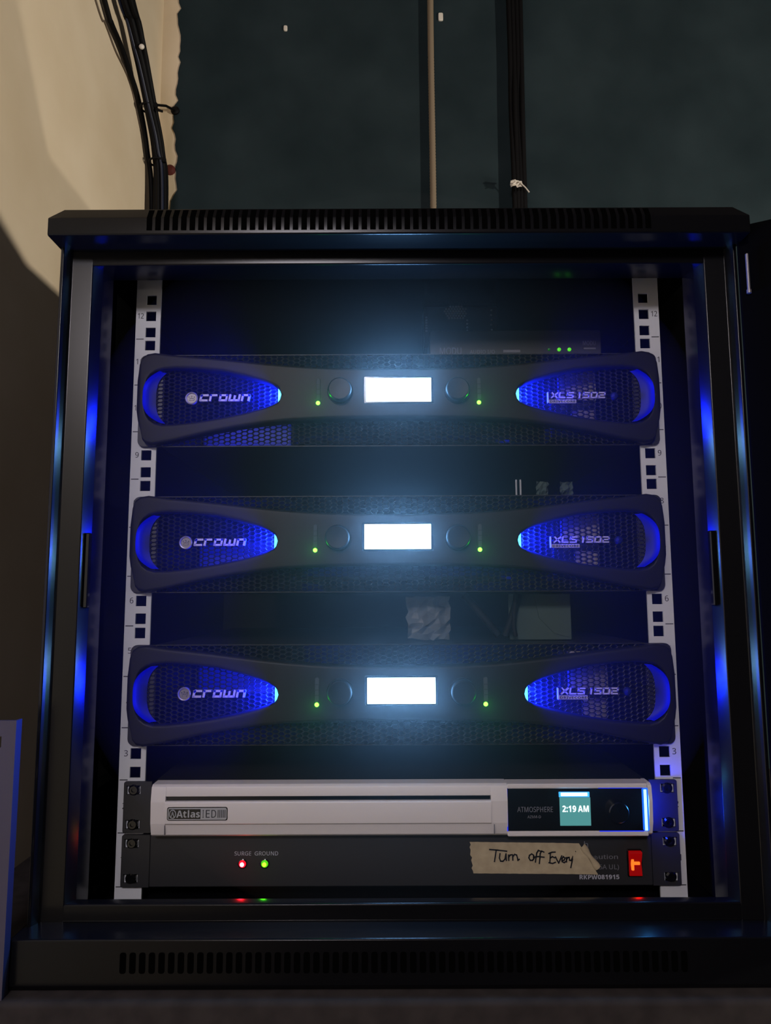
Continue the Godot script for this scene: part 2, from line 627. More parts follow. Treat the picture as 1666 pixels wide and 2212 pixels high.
func make_amp() -> Node3D:
	var t := thing("power_amplifier", Vector3.ZERO, "", "amplifier", "black two-unit amplifiers in the rack")
	var b := MB.new()   # chassis: open-fronted steel box
	for q in [[Vector3(-0.219, 0.0005, -0.34), Vector3(0.219, 0.0017, 0.003)], [Vector3(-0.219, 0.0871, -0.34), Vector3(0.219, 0.0883, 0.003)], [Vector3(-0.219, 0.0005, -0.34), Vector3(-0.2178, 0.0883, 0.003)], [Vector3(0.2178, 0.0005, -0.34), Vector3(0.219, 0.0883, 0.003)], [Vector3(-0.219, 0.0005, -0.34), Vector3(0.219, 0.0883, -0.338)]]:
		b.box(q[0], q[1], 0.0004)
	obj(b, "chassis", M.amp_steel, t)
	for s in [-1, 1]:
		b = MB.new()
		b.prism(rounded(rect(s * 0.217, 0.0008, s * 0.2405, 0.0880), [0.0, 0.006, 0.006, 0.0]), 0.0004, 0.0034, 2, true, 0.0004)
		obj(b, "mounting_ear", M.amp_steel, t)
		b = MB.new()
		b.lathe(Vector3(s * 0.2325, 0.0815, 0.0034), [Vector2(0, 0.0022), Vector2(0.002, 0.0022), Vector2(0.0034, 0.0012), Vector2(0.0038, 0)], 2, 16)
		obj(b, "screw", M.amp_steel, t)
	obj(amp_grille(), "grille", M.grille_black, t)
	obj(amp_bezel(), "bezel", M.amp_plastic, t)
	for s in [-1.0, 1.0]:
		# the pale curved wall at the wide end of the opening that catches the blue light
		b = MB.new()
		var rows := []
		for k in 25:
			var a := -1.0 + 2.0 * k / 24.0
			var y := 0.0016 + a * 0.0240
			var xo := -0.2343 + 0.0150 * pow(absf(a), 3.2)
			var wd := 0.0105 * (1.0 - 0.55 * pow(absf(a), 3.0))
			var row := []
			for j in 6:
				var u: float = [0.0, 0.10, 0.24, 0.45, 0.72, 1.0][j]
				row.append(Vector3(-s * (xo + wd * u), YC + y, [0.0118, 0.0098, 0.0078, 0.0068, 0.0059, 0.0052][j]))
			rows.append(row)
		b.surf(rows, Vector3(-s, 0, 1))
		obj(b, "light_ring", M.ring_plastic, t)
		# the lens that fills the narrow tip, and its lamp shining outwards along the grille
		b = MB.new()
		var poly := PackedVector2Array()
		for p in TEAR_T:
			if p[0] > -0.1112:
				poly.append(Vector2(-s * p[0], YC + p[1]))
		for k in range(TEAR_B.size() - 2, -1, -1):
			if TEAR_B[k][0] > -0.1112:
				poly.append(Vector2(-s * TEAR_B[k][0], YC + TEAR_B[k][1]))
		b.prism(poly, 0.005, 0.0140, 2, true, 0.001)
		var lens := obj(b, "led_lens", M.led_blue, t)
		area_light(lens, "tip_light", Vector3(s * 0.1118, YC + 0.0016, 0.0105), Vector2(0.006, 0.011), Vector3(s, 0, -0.35), Color(0.03, 0.09, 1.0), 0.062)
		# signal meter: slotted window with a green light at its foot
		var mx: float = s * 0.0729
		b = MB.new()
		b.prism(rounded(rect(mx - 0.0019, YC - 0.0048, mx + 0.0019, YC + 0.0162), 0.0017), 0.0145, bow(mx) + 0.0006, 2, true, 0.0004)
		var win := obj(b, "level_meter", M.meter_window, t)
		b = MB.new()
		for k in 3:
			b.box(Vector3(mx - 0.0018, YC + 0.001 + k * 0.0045, bow(mx)), Vector3(mx + 0.0018, YC + 0.0014 + k * 0.0045, bow(mx) + 0.0008))
		obj(b, "meter_tick", M.knob_black, win)
		b = MB.new()
		b.lathe(Vector3(mx - 0.0002, YC - 0.0068, bow(mx) - 0.001), [Vector2(0.0019, 0), Vector2(0.0019, 0.0012), Vector2(0.0015, 0.0021), Vector2(0.0008, 0.0025), Vector2(0, 0.0026)], 2, 20)
		var led := obj(b, "signal_led", M.led_green, t)
		area_light(led, "led_light", Vector3(mx - 0.0002, YC - 0.0068, bow(mx) + 0.0018), Vector2(0.0024, 0.0024), Vector3(0, 0, 1), Color(0.12, 1.0, 0.05), 0.0020)
		# the round knob
		b = MB.new()
		var kx: float = s * 0.0530
		b.lathe(Vector3(kx, YC + 0.0040, bow(kx) - 0.001), [Vector2(0.0118, 0.0), Vector2(0.0118, 0.0022), Vector2(0.0112, 0.0026), Vector2(0.0110, 0.0022), Vector2(0.0106, 0.0022), Vector2(0.0106, 0.0085), Vector2(0.0102, 0.0095), Vector2(0.0093, 0.0101), Vector2(0.004, 0.0098), Vector2(0, 0.0097)], 2, 40)
		obj(b, "knob", M.knob_black, t)
	# display
	b = MB.new()
	b.prism(rounded(rect(-0.0318, YC - 0.0079, 0.0318, YC + 0.0178), 0.0015), 0.0145, 0.0186, 2, true, 0.0006)
	var disp := obj(b, "display", M.gloss_black, t)
	b = MB.new()
	b.box(Vector3(-0.0295, YC - 0.0062, 0.0178), Vector3(0.0295, YC + 0.0160, 0.0190), 0.0003)
	var lit := obj(b, "lit_screen", M.screen_white, disp)
	lit.set_meta("label", "overexposed white lit screen")
	area_light(lit, "screen_light", Vector3(0, YC + 0.0049, 0.0193), Vector2(0.0588, 0.0220), Vector3(0, 0, 1), Color(0.49, 0.74, 1.0), 0.12)
	# badges standing on the grille
	b = MB.new()
	b.lathe(Vector3(-0.1908, YC + 0.0012, 0.0044), [Vector2(0.0060, 0), Vector2(0.0060, 0.0022), Vector2(0.0054, 0.0028), Vector2(0.0046, 0.0026), Vector2(0.0044, 0.0016), Vector2(0, 0.0016)], 2, 32)
	var em := obj(b, "emblem", M.chrome, t)
	b = MB.new()
	strokes(b, [[[-0.6, 0.3], [-0.45, -0.45], [0.45, -0.45], [0.6, 0.3], [0.2, -0.05], [0, 0.45], [-0.2, -0.05], [-0.6, 0.3]]], 0.0007, 0.0058, 0.0066, func(p: Vector2) -> Vector2: return Vector2(-0.1908 + p.x * 0.0042, YC + 0.0012 + p.y * 0.0042))
	obj(b, "crown_mark", M.chrome, em)
	b = MB.new()
	techno_word(b, "crown", -0.1835, YC - 0.0019, 0.0066, 0.0078, 0.0011, 0.0018, 0.0044, 0.0072)
	obj(b, "badge_lettering", M.badge_silver, t)
	b = MB.new()
	techno_word(b, "XLS 1502", 0.1403, YC - 0.0004, 0.0058, 0.0063, 0.0010, 0.0012, 0.0044, 0.0072)
	obj(b, "model_lettering", M.badge_silver, t)
	b = MB.new()
	b.box(Vector3(0.1372, YC - 0.0048, 0.0044), Vector3(0.1383, YC + 0.0054, 0.0078), 0.0002)
	b.box(Vector3(0.1386, YC - 0.0048, 0.0044), Vector3(0.1640, YC - 0.0014, 0.0062), 0.0002)
	var pl := obj(b, "name_plate", M.badge_silver, t)
	b = MB.new()
	letters(b, "DRIVECORE", 0.1396, 0.1630, YC - 0.0042, YC - 0.0020, 0.0061, true, 0.0004)
	obj(b, "plate_lettering", M.ink, pl)
	b = MB.new()
	b.lathe(Vector3(0.1992, YC + 0.0020, 0.0044), [Vector2(0.0036, 0), Vector2(0.0036, 0.0012), Vector2(0.0026, 0.0024), Vector2(0, 0.0028)], 2, 20)
	obj(b, "dome_screw", M.ring_plastic, t)
	# what shows through the grille
	b = MB.new()
	b.box(Vector3(-0.216, 0.0275, -0.20), Vector3(-0.118, 0.0570, -0.135), 0.002)
	obj(b, "power_supply", M.pale_case, t)
	b = MB.new()
	for q in [[0.152, 0.0470, 0.188, 0.080], [0.164, 0.018, 0.186, 0.038]]:
		b.box(Vector3(q[0], q[1], -0.016), Vector3(q[2], q[3], -0.012), 0.0006)
	obj(b, "heat_sink", M.heat_sink_grey, t)
	b = MB.new()
	b.box(Vector3(0.145, 0.010, -0.045), Vector3(0.189, 0.082, -0.0165), 0.001)
	obj(b, "heat_sink_block", M.inner_steel, t)
	b = MB.new()
	b.box(Vector3(-0.10, 0.012, -0.32), Vector3(0.11, 0.016, -0.04), 0.0005)
	obj(b, "circuit_board", M.amp_steel, t)
	return t


# ---------------------------------------------------------------- the scene
func _ready() -> void:
	rng.seed = 7
	materials()
	var cam := Camera3D.new()
	cam.name = "camera"
	add_child(cam)
	cam.fov = rad_to_deg(2.0 * atan(1106.0 / 1550.0))
	cam.near = 0.02
	cam.far = 30.0
	cam.transform = Transform3D(Basis(Vector3.UP, 0.00075) * Basis(Vector3.RIGHT, 0.11606) * Basis(Vector3.BACK, -0.00396), Vector3(-0.01146, 0.13721 + Y0, 0.65124))
	cam.current = true
	var env := Environment.new()
	env.background_mode = Environment.BG_COLOR
	env.background_color = Color.BLACK
	env.ambient_light_source = Environment.AMBIENT_SOURCE_DISABLED
	env.tonemap_mode = Environment.TONE_MAPPER_LINEAR
	env.tonemap_exposure = 1.0
	env.sdfgi_enabled = true
	env.ssao_enabled = true
	env.ssil_enabled = true
	env.volumetric_fog_enabled = true
	env.volumetric_fog_density = 0.0
	var we := WorldEnvironment.new()
	we.name = "environment"
	we.environment = env
	add_child(we)
	var lamp := thing("hanging_lamp", Vector3(-0.30, 0.56, 1.80), "square neutral lamp panel hung from the ceiling behind the viewer", "lamp")
	var b := mb(lamp)
	b.box(Vector3(-0.55, 0.56, 1.79), Vector3(-0.05, 1.06, 1.82), 0.01)
	b.box(Vector3(-0.31, 1.05, 1.80), Vector3(-0.29, 1.46, 1.815), 0.002)
	obj(b, "housing", M.white_plastic, lamp)
	b = mb(lamp)
	b.box(Vector3(-0.52, 0.59, 1.784), Vector3(-0.08, 1.03, 1.791), 0.002)
	obj(b, "diffuser", M.lamp_glass, lamp)
	area_light(lamp, "lamp_light", Vector3(-0.30, 0.81, 1.780) - base_of(lamp), Vector2(0.42, 0.42), Vector3(0, -0.25, -1.0), Color(0.98, 0.955, 1.0), 2.75)
	var side := thing("side_lamp", Vector3(1.65, -Y0, 0.50), "warm floor lamp with two heads to the right of the rack", "lamp")
	b = mb(side)
	b.lathe(Vector3(1.65, -Y0, 0.50), [Vector2(0, 0), Vector2(0.16, 0), Vector2(0.16, 0.02), Vector2(0.014, 0.03), Vector2(0.014, Y0 + 0.42), Vector2(0, Y0 + 0.42)], 1, 20)
	obj(b, "stand", M.black_steel, side)
	for q in [[0.345, 2.6], [0.05, 0.9]]:
		b = mb(side)
		b.box(Vector3(1.605, q[0] - 0.05, 0.45), Vector3(1.637, q[0] + 0.05, 0.55), 0.008)
		var head := obj(b, "head", M.white_plastic, side)
		b = mb(side)
		b.box(Vector3(1.599, q[0] - 0.02, 0.47), Vector3(1.606, q[0] + 0.02, 0.53), 0.002)
		obj(b, "diffuser", M.lamp_glass, head)
		area_light(head, "lamp_light", Vector3(1.597, q[0], 0.50) - base_of(side), Vector2(0.03, 0.02), Vector3(-1, 0.16, -0.25), Color(1.0, 0.965, 0.905), q[1] * 1.15)

	room()
	cabinet()
	var proto := make_amp()
	var names := ["black amplifier with blue-lit ends, topmost of the three, under the small green-lit unit", "black amplifier with blue-lit ends, middle one of the three", "black amplifier with blue-lit ends, lowest of the three, above the white unit"]
	for k in 3:
		var a: Node3D = proto
		if k > 0:
			a = proto.duplicate()
			a.name = "power_amplifier_%03d" % k
			add_child(a)
		a.position = Vector3([0.0004, -0.0012, 0.0012][k], Y0 + [0.27305, 0.1397, 0.00635][k], 0.0)
		a.set_meta("label", names[k])
	processor()
	conditioner()
	tape()
	small_unit()
	gaps()
	above()
	upright()
	haze()


func room() -> void:
	var yf := -Y0
	var yc := 1.45
	var b := mb()
	b.box(Vector3(-0.6, yf - 0.1, -0.75), Vector3(2.6, yf, 2.9))
	struct(b, "floor", M.room_floor)
	b = mb()
	b.box(Vector3(-0.6, yc, -0.75), Vector3(2.6, yc + 0.1, 2.9))
	struct(b, "ceiling", M.ceiling_dark)
	b = mb()
	b.box(Vector3(-0.55, yf, -0.75), Vector3(-0.427, yc, 2.9))
	struct(b, "wall_left", M.wall_paint, "warm beige painted side wall")
	b = mb()
	b.box(Vector3(-0.427, yf, -0.70), Vector3(2.5, yc, -0.582))
	var back := struct(b, "wall_back", M.wall_paint, "wall behind the rack, beige strip beside dark teal paint")
	# the coat of dark paint, with its ragged brushed edge
	b = mb()
	var poly := PackedVector2Array()
	var y := yf
	while y < yc:
		var x := -0.396 + rng.randf_range(-0.0035, 0.0035) + 0.003 * sin(y * 23.0) + 0.002 * sin(y * 61.0)
		if y < 0.87 and y > 0.80:
			x -= 0.006
		poly.append(Vector2(x, y))
		y += 0.011
	poly.append(Vector2(-0.394, yc))
	poly.append(Vector2(2.5, yc))
	poly.append(Vector2(2.5, yf))
	b.prism(poly, -0.582, -0.5805, 2)
	obj(b, "paint_coat", M.teal_paint, back).set_meta("label", "dark teal paint with a ragged edge")
	b = mb()
	b.box(Vector3(2.5, yf, -0.75), Vector3(2.6, yc, 2.9))
	struct(b, "wall_right", M.ceiling_dark)
	b = mb()
	b.box(Vector3(-0.6, yf, 2.8), Vector3(2.6, yc, 2.9))
	struct(b, "wall_front", M.ceiling_dark)
	var d := thing("desk", Vector3(0.1, -Y0, -0.24), "dark grey counter that the rack stands on", "counter")
	b = mb(d)
	var prof := rounded([Vector2(-0.58, -0.19), Vector2(0.104, -0.19), Vector2(0.104, -0.150), Vector2(-0.58, -0.150)], [0.0, 0.003, 0.004, 0.0])
	b.prism(prof, -0.41, 1.2, 0)
	obj(b, "counter_top", M.desk_laminate, d)
	b = mb(d)
	b.box(Vector3(-0.41, -Y0, -0.55), Vector3(1.2, -0.19, 0.098), 0.002)
	obj(b, "cupboard_body", M.desk_laminate, d)


func cabinet() -> void:
	var t := thing("rack_cabinet", Vector3(0, -0.15, -0.25), "black steel equipment rack cabinet standing on the counter with its door open", "rack")
	var W := 0.2898
	# top: hood with chamfered front, louvred
	var full := rounded([Vector2(-0.58, 0.4562), Vector2(0.0300, 0.4562), Vector2(0.0300, 0.4335), Vector2(0.0905, 0.4335), Vector2(0.0905, 0.4485), Vector2(0.0845, 0.4592), Vector2(-0.58, 0.4592)], [0.0, 0.0, 0.0, 0.0016, 0.0022, 0.002, 0.0])
	var low := rounded([Vector2(-0.58, 0.4470), Vector2(0.0300, 0.4470), Vector2(0.0300, 0.4335), Vector2(0.0905, 0.4335), Vector2(0.0905, 0.4480), Vector2(0.0898, 0.4490), Vector2(-0.58, 0.4492)], [0.0, 0.0, 0.0, 0.0016, 0.0006, 0.0006, 0.0])
	var b := mb(t)
	b.prism(full, -W + 0.0105, W - 0.0105, 0)
	for s in [-1.0, 1.0]:
		for k in full.size():
			var m := (k + 1) % full.size()
			var xa: float = s * (W - 0.0105)
			var out := Vector3(0.3 * s, (full[k].y + full[m].y) / 2.0 - 0.4465, ((full[k].x + full[m].x) / 2.0 - 0.05) * 0.2)
			b.flat([b.at(full[k], xa, 0), b.at(full[m], xa, 0), b.at(low[m], s * W, 0), b.at(low[k], s * W, 0)], out)
		b.prism(low, s * (W - 0.0002), s * W, 0)
	var top := obj(b, "top_hood", M.black_steel, t)
	b = mb(t)
	for k in range(-29, 30):
		var x := k * 0.0071
		b.prism(PackedVector2Array([Vector2(0.0880, 0.4372), Vector2(0.0907, 0.4372), Vector2(0.0907, 0.4482), Vector2(0.0856, 0.4576), Vector2(0.0840, 0.4570)]), x - 0.0023, x + 0.0023, 0)
	var slots := obj(b, "vent_slots", M.slot_dark, top)
	slots.set_meta("kind", "stuff")
	b = mb(t)
	b.prism(rounded([Vector2(0.03, 0.4215), Vector2(0.0605, 0.4215), Vector2(0.0605, 0.4336), Vector2(0.03, 0.4336)], [0.001, 0.0015, 0.0, 0.0]), -W, W, 0)
	obj(b, "top_rail", M.black_steel, t)
	# posts: raised outer lip, flat face, chamfered inner edge
	for s in [-1.0, 1.0]:
		b = mb(t)
		var p := [Vector2(0.290, -0.01), Vector2(0.290, 0.058), Vector2(0.2878, 0.0695), Vector2(0.2850, 0.0700), Vector2(0.2813, 0.0612), Vector2(0.2638, 0.0606), Vector2(0.2590, 0.0500), Vector2(0.2570, 0.0300), Vector2(0.2850, 0.0300), Vector2(0.2850, -0.01)]
		var q := []
		for v in p:
			q.append(Vector2(v.x * s, v.y))
		b.prism(rounded(q, [0.0, 0.001, 0.0009, 0.0009, 0.001, 0.0012, 0.001, 0.001, 0.0, 0.0], 4), -0.115, 0.4336, 1)
		obj(b, "corner_post", M.post_paint, t)
		b = mb(t)
		b.box(Vector3(s * 0.2875, -0.1255, -0.575), Vector3(s * 0.2890, 0.4470, 0.0))
		obj(b, "side_panel", M.inner_steel, t)
		b = mb(t)   # inner trunking strip with a bright worn edge
		b.prism(rounded([Vector2(s * 0.2740, -0.10), Vector2(s * 0.2860, -0.10), Vector2(s * 0.2860, 0.0), Vector2(s * 0.2740, 0.0)], 0.0008, 3), -0.1255, 0.4330, 1)
		obj(b, "cable_channel", M.inner_steel, t)
		# latch strip on the inner chamfer
		b = mb(t)
		b.box(Vector3(s * 0.2612, 0.128, 0.052), Vector3(s * 0.2575, 0.190, 0.0575), 0.0008)
		obj(b, "latch_plate", M.gloss_black, t)
		rail(t, s)
	b = mb(t)
	b.box(Vector3(-0.288, -0.1255, -0.578), Vector3(0.288, 0.4565, -0.575))
	obj(b, "rear_panel", M.inner_steel, t)
	# base: lip, sloping apron, louvred front
	var base := rounded([Vector2(-0.58, -0.1495), Vector2(0.088, -0.1495), Vector2(0.0905, -0.1455), Vector2(0.0905, -0.1135), Vector2(0.0605, -0.1135), Vector2(0.0605, -0.1010), Vector2(0.0500, -0.1010), Vector2(0.0500, -0.1260), Vector2(-0.58, -0.1260)], [0.0, 0.001, 0.001, 0.0016, 0.0006, 0.0016, 0.001, 0.0, 0.0])
	b = mb(t)
	b.prism(base, -W, W, 0)
	var bs := obj(b, "base", M.black_steel, t)
	b = mb(t)
	for k in range(-29, 30):
		b.prism(rounded(rect(k * 0.0071 - 0.0023, -0.1370, k * 0.0071 + 0.0023, -0.1225), 0.0016, 3), 0.0890, 0.0908, 2)
	obj(b, "vent_slots", M.slot_dark, bs).set_meta("kind", "stuff")
	# the open door: stile frame and smoked glass, swung right round to the side
	var hinge := Vector3(0.2868, 0, 0.0645)
	var dir := Vector3(cos(0.50), 0, sin(0.50))
	var nor := Vector3(-sin(0.50), 0, cos(0.50))
	var bx := func(u0: float, u1: float, y0: float, y1: float, m: MB, th: float) -> void:
		var poly := PackedVector2Array()
		for q in [[u0, -th], [u1, -th], [u1, th], [u0, th]]:
			var p: Vector3 = hinge + dir * q[0] + nor * q[1]
			poly.append(Vector2(p.x, p.z))
		m.prism(rounded(Array(poly), 0.002, 3), y0, y1, 1)
	b = mb(t)
	bx.call(0.004, 0.05, -0.105, 0.447, b, 0.008)
	bx.call(0.49, 0.54, -0.105, 0.447, b, 0.008)
	bx.call(0.05, 0.49, 0.40, 0.447, b, 0.0079)
	bx.call(0.05, 0.49, -0.105, -0.055, b, 0.0079)
	var door := obj(b, "door", M.door_black, t)
	b = mb(t)
	bx.call(0.049, 0.491, -0.056, 0.401, b, 0.002)
	obj(b, "glass_pane", M.smoked_glass, door)
	b = mb(t)
	b.lathe(Vector3(0.2915, 0.386, 0.0790), [Vector2(0, 0), Vector2(0.0019, 0), Vector2(0.0019, 0.003), Vector2(0.0013, 0.003), Vector2(0.0013, 0.034), Vector2(0, 0.035)], 1, 12)
	obj(b, "hinge_pin", M.chrome, door)


func rail(t: Node3D, s: float) -> void:
	var b := mb(t)
	var xo := 0.2468
	var xi := 0.2236
	var xh := 0.23257
	var h := 0.0047
	var z := 0.0
	var y0 := -0.1255
	var y1 := 0.452
	var f := func(xa: float, xb: float, ya: float, yb: float) -> void:
		b.box(Vector3(minf(s * xa, s * xb), ya, z - 0.002), Vector3(maxf(s * xa, s * xb), yb, z))
	f.call(xh + h, xo, y0, y1)
	f.call(xi, xh - h, y0, y1)
	var prev := y0
	for k in range(-2, 11):
		for j in [-1, 0, 1]:
			var yy: float = k * U + j * 0.015875
			if yy - h < y0 or yy + h > y1 or yy > 0.42:
				continue
			f.call(xh - h, xh + h, prev, yy - h)
			prev = yy + h
	f.call(xh - h, xh + h, prev, y1)
	b.box(Vector3(minf(s * xo, s * (xo - 0.002)), y0, -0.014), Vector3(maxf(s * xo, s * (xo - 0.002)), y1, -0.002))
	var r := obj(b, "mounting_rail", M.zinc, t)
	for k in range(-2, 10):
		var yy: float = k * U
		var num := k + 3
		b = mb(t)
		var x0 := -0.2459 if s < 0 else 0.2389
		var wide := 0.0032 if num < 10 else 0.0056
		var xx := x0 + (0.0 if s > 0 else 0.0058 - wide)
		letters(b, str(num), xx + 0.0006, xx + 0.0006 + wide, yy - 0.0022, yy + 0.0030, 0.0, false, 0.00015)
		obj(b, "numeral", M.ink, r)
		b = mb(t)
		var e0 := s * 0.2458
		var e1 := s * 0.2388
		b.box(Vector3(minf(e0, e1), yy - U / 2.0 - 0.0004, 0.0), Vector3(maxf(e0, e1), yy - U / 2.0 + 0.0004, 0.00015))
		obj(b, "unit_mark", M.ink, r)


func ear(t: Node3D, s: float, y0: float, y1: float, m: Material, z := 0.003) -> void:
	# rack ear with two open-ended square slots near its corners
	var b := mb(t)
	var n := 0.0038
	for e in [[y0, y0 + 0.0032], [y0 + 0.0032 + n * 2, y1 - 0.0032 - n * 2], [y1 - 0.0032, y1]]:
		b.prism(rounded(rect(s * 0.2165, e[0], s * 0.2408, e[1]), [0.0, 0.003 if e[0] == y0 else 0.0, 0.003 if e[1] == y1 else 0.0, 0.0], 4), 0.0003, z, 2)
	for e in [y0 + 0.0032, y1 - 0.0032 - n * 2]:
		b.box(Vector3(minf(s * 0.2165, s * 0.2262), e, 0.0003), Vector3(maxf(s * 0.2165, s * 0.2262), e + n * 2, z))
		b.box(Vector3(minf(s * 0.2385, s * 0.2408), e, 0.0003), Vector3(maxf(s * 0.2385, s * 0.2408), e + n * 2, z))
	obj(b, "rack_ear", m, t)
	for e in [y0 + 0.0032, y1 - 0.0032 - n * 2]:
		b = mb(t)
		b.lathe(Vector3(s * 0.2322, e + n, 0.0008), [Vector2(0.0047, 0), Vector2(0.0047, 0.0022), Vector2(0.0034, 0.0034), Vector2(0.0018, 0.0034), Vector2(0.0016, 0.0024), Vector2(0, 0.0024)], 2, 16)
		obj(b, "mounting_screw", M.gloss_black, t)


func processor() -> void:
	var yc := -0.04445
	var t := thing("audio_processor", Vector3(0, yc - U / 2.0, -0.1), "white-fronted audio unit with a small clock screen, below the amplifiers", "audio processor")
	var b := mb(t)
	b.box(Vector3(-0.2155, yc - 0.0212, -0.26), Vector3(0.2155, yc + 0.0212, 0.0005), 0.001)
	obj(b, "chassis", M.amp_steel, t)
	for s in [-1.0, 1.0]:
		ear(t, s, yc - 0.0214, yc + 0.0214, M.panel_black)
	# white front in horizontal bands; the profile is (z, y)
	var prof := rounded([Vector2(0.001, -0.0212), Vector2(0.0125, -0.0212), Vector2(0.0160, -0.0190), Vector2(0.0178, -0.0098), Vector2(0.0200, -0.0092), Vector2(0.0205, 0.0085), Vector2(0.0188, 0.0092), Vector2(0.0130, 0.0092), Vector2(0.0130, 0.0126), Vector2(0.0185, 0.0128), Vector2(0.0175, 0.0205), Vector2(0.0150, 0.0222), Vector2(0.001, 0.0222)], [0.0, 0.002, 0.0015, 0.0005, 0.001, 0.001, 0.0004, 0.0, 0.0, 0.0006, 0.0015, 0.001, 0.0], 3)
	for i in prof.size():
		prof[i] = prof[i] + Vector2(0, yc)
	b = mb(t)
	b.prism(prof, -0.1995, 0.0765, 0)
	# solid ends round the slot, and the frame round the display
	var solid := rounded([Vector2(0.001, yc - 0.0212), Vector2(0.0125, yc - 0.0212), Vector2(0.0160, yc - 0.0190), Vector2(0.0188, yc - 0.0092), Vector2(0.0196, yc + 0.0085), Vector2(0.0178, yc + 0.0205), Vector2(0.0150, yc + 0.0222), Vector2(0.001, yc + 0.0222)], [0.0, 0.002, 0.002, 0.002, 0.002, 0.002, 0.001, 0.0], 3)
	b.prism(solid, -0.2118, -0.1995, 0)
	b.prism(solid, 0.0765, 0.0905, 0)
	b.prism(solid, 0.2100, 0.2132, 0)
	b.box(Vector3(0.0905, yc + 0.0180, 0.001), Vector3(0.2100, yc + 0.0220, 0.0180), 0.0008)
	b.box(Vector3(0.0905, yc - 0.0212, 0.001), Vector3(0.2100, yc - 0.0166, 0.0170), 0.0008)
	obj(b, "front_panel", M.white_plastic, t)
	b = mb(t)
	b.box(Vector3(-0.1990, yc + 0.0093, 0.0128), Vector3(0.0760, yc + 0.0125, 0.0168))
	obj(b, "air_slot", M.gloss_black, t)
	for x in [-0.1998, 0.0790]:
		b = mb(t)
		b.box(Vector3(x - 0.0003, yc - 0.0185, 0.0150), Vector3(x + 0.0003, yc - 0.0105, 0.0186), 0.0001)
		obj(b, "panel_seam", M.dim_print, t)
	# maker's badge
	b = mb(t)
	b.prism(rounded(rect(-0.1975, yc - 0.0062, -0.1462, yc + 0.0050), 0.0018), 0.0198, 0.0206, 2, true, 0.0003)
	var badge := obj(b, "badge", M.gloss_black, t)
	b = mb(t)
	b.prism(rounded(rect(-0.1967, yc - 0.0054, -0.1470, yc + 0.0042), 0.0014), 0.0204, 0.0209, 2)
	obj(b, "badge_rim", M.silver_paint, badge)
	b = mb(t)
	b.box(Vector3(-0.1958, yc - 0.0046, 0.0207), Vector3(-0.1690, yc + 0.0033, 0.0211))
	obj(b, "badge_field", M.gloss_black, badge)
	b = mb(t)
	var ring := []
	for k in 24:
		ring.append(Vector3(-0.1925 + 0.0026 * cos(TAU * k / 24.0), yc - 0.0007 + 0.0033 * sin(TAU * k / 24.0), 0.0211))
	b.tube(ring, 0.0004, 6, true)
	strokes(b, [[[-0.5, -0.8], [0.0, 0.7], [0.5, -0.8]], [[-0.3, -0.1], [0.35, -0.1]]], 0.0006, 0.0209, 0.0214, func(p: Vector2) -> Vector2: return Vector2(-0.1925 + p.x * 0.0026, yc - 0.0007 + p.y * 0.003))
	letters(b, "Atlas", -0.1893, -0.1694, yc - 0.0034, yc + 0.0026, 0.0209, true)
	obj(b, "badge_lettering", M.silver_paint, badge)
	b = mb(t)
	letters(b, "I", -0.1673, -0.1662, yc - 0.0036, yc + 0.0026, 0.0207, false)
	letters(b, "E", -0.1645, -0.1612, yc - 0.0036, yc + 0.0026, 0.0207, false)
	letters(b, "D", -0.1598, -0.1558, yc - 0.0036, yc + 0.0026, 0.0207, false)
	for k in 5:
		b.box(Vector3(-0.1545 + k * 0.00145, yc - 0.0037, 0.0207), Vector3(-0.1538 + k * 0.00145, yc + 0.0027, 0.0210))
	obj(b, "badge_print", M.ink, badge)
	# display window
	b = mb(t)
	b.box(Vector3(0.0905, yc - 0.0168, 0.006), Vector3(0.2085, yc + 0.0182, 0.0168), 0.0004)
	var win := obj(b, "display_window", M.gloss_black, t)
	b = mb(t)
	b.box(Vector3(0.2052, yc - 0.0166, 0.0150), Vector3(0.2104, yc + 0.0182, 0.0186), 0.001)
	var lightbar := obj(b, "light_bar", M.bar_blue, t)
	b = mb(t)
	b.box(Vector3(0.2062, yc - 0.0160, 0.0184), Vector3(0.2086, yc + 0.0174, 0.0188), 0.0002)
	obj(b, "bar_core_light", M.bar_core, lightbar)
	area_light(lightbar, "bar_light", Vector3(0.2136, yc + 0.0008, 0.0165) - base_of(t), Vector2(0.006, 0.030), Vector3(1, 0, -0.25), Color(0.06, 0.16, 1.0), 0.010)
	area_light(lightbar, "bar_glow", Vector3(0.2078, yc + 0.0008, 0.0189) - base_of(t), Vector2(0.0048, 0.034), Vector3(0, 0, 1), Color(0.22, 0.62, 1.0), 0.0022)
	b = mb(t)
	b.box(Vector3(0.168, yc + 0.0180, 0.0165), Vector3(0.2060, yc + 0.0187, 0.0178), 0.0002)
	b.box(Vector3(0.168, yc - 0.0173, 0.0160), Vector3(0.2060, yc - 0.0166, 0.0172), 0.0002)
	b.box(Vector3(0.0900, yc - 0.0165, 0.0165), Vector3(0.0908, yc + 0.0178, 0.0178), 0.0002)
	obj(b, "edge_light", M.edge_blue, win)
	b = mb(t)
	letters(b, "ATMOSPHERE", 0.0990, 0.1292, yc - 0.0012, yc + 0.0030, 0.0168, false, 0.0002)
	letters(b, "AZM4-D", 0.1075, 0.1188, yc - 0.0062, yc - 0.0040, 0.0168, false, 0.0002)
	obj(b, "window_lettering", M.dim_print, win)
	b = mb(t)
	b.box(Vector3(0.1350, yc - 0.0124, 0.0165), Vector3(0.1612, yc + 0.0107, 0.0171), 0.0001)
	var scr := obj(b, "clock_screen", M.screen_teal, win)
	b = mb(t)
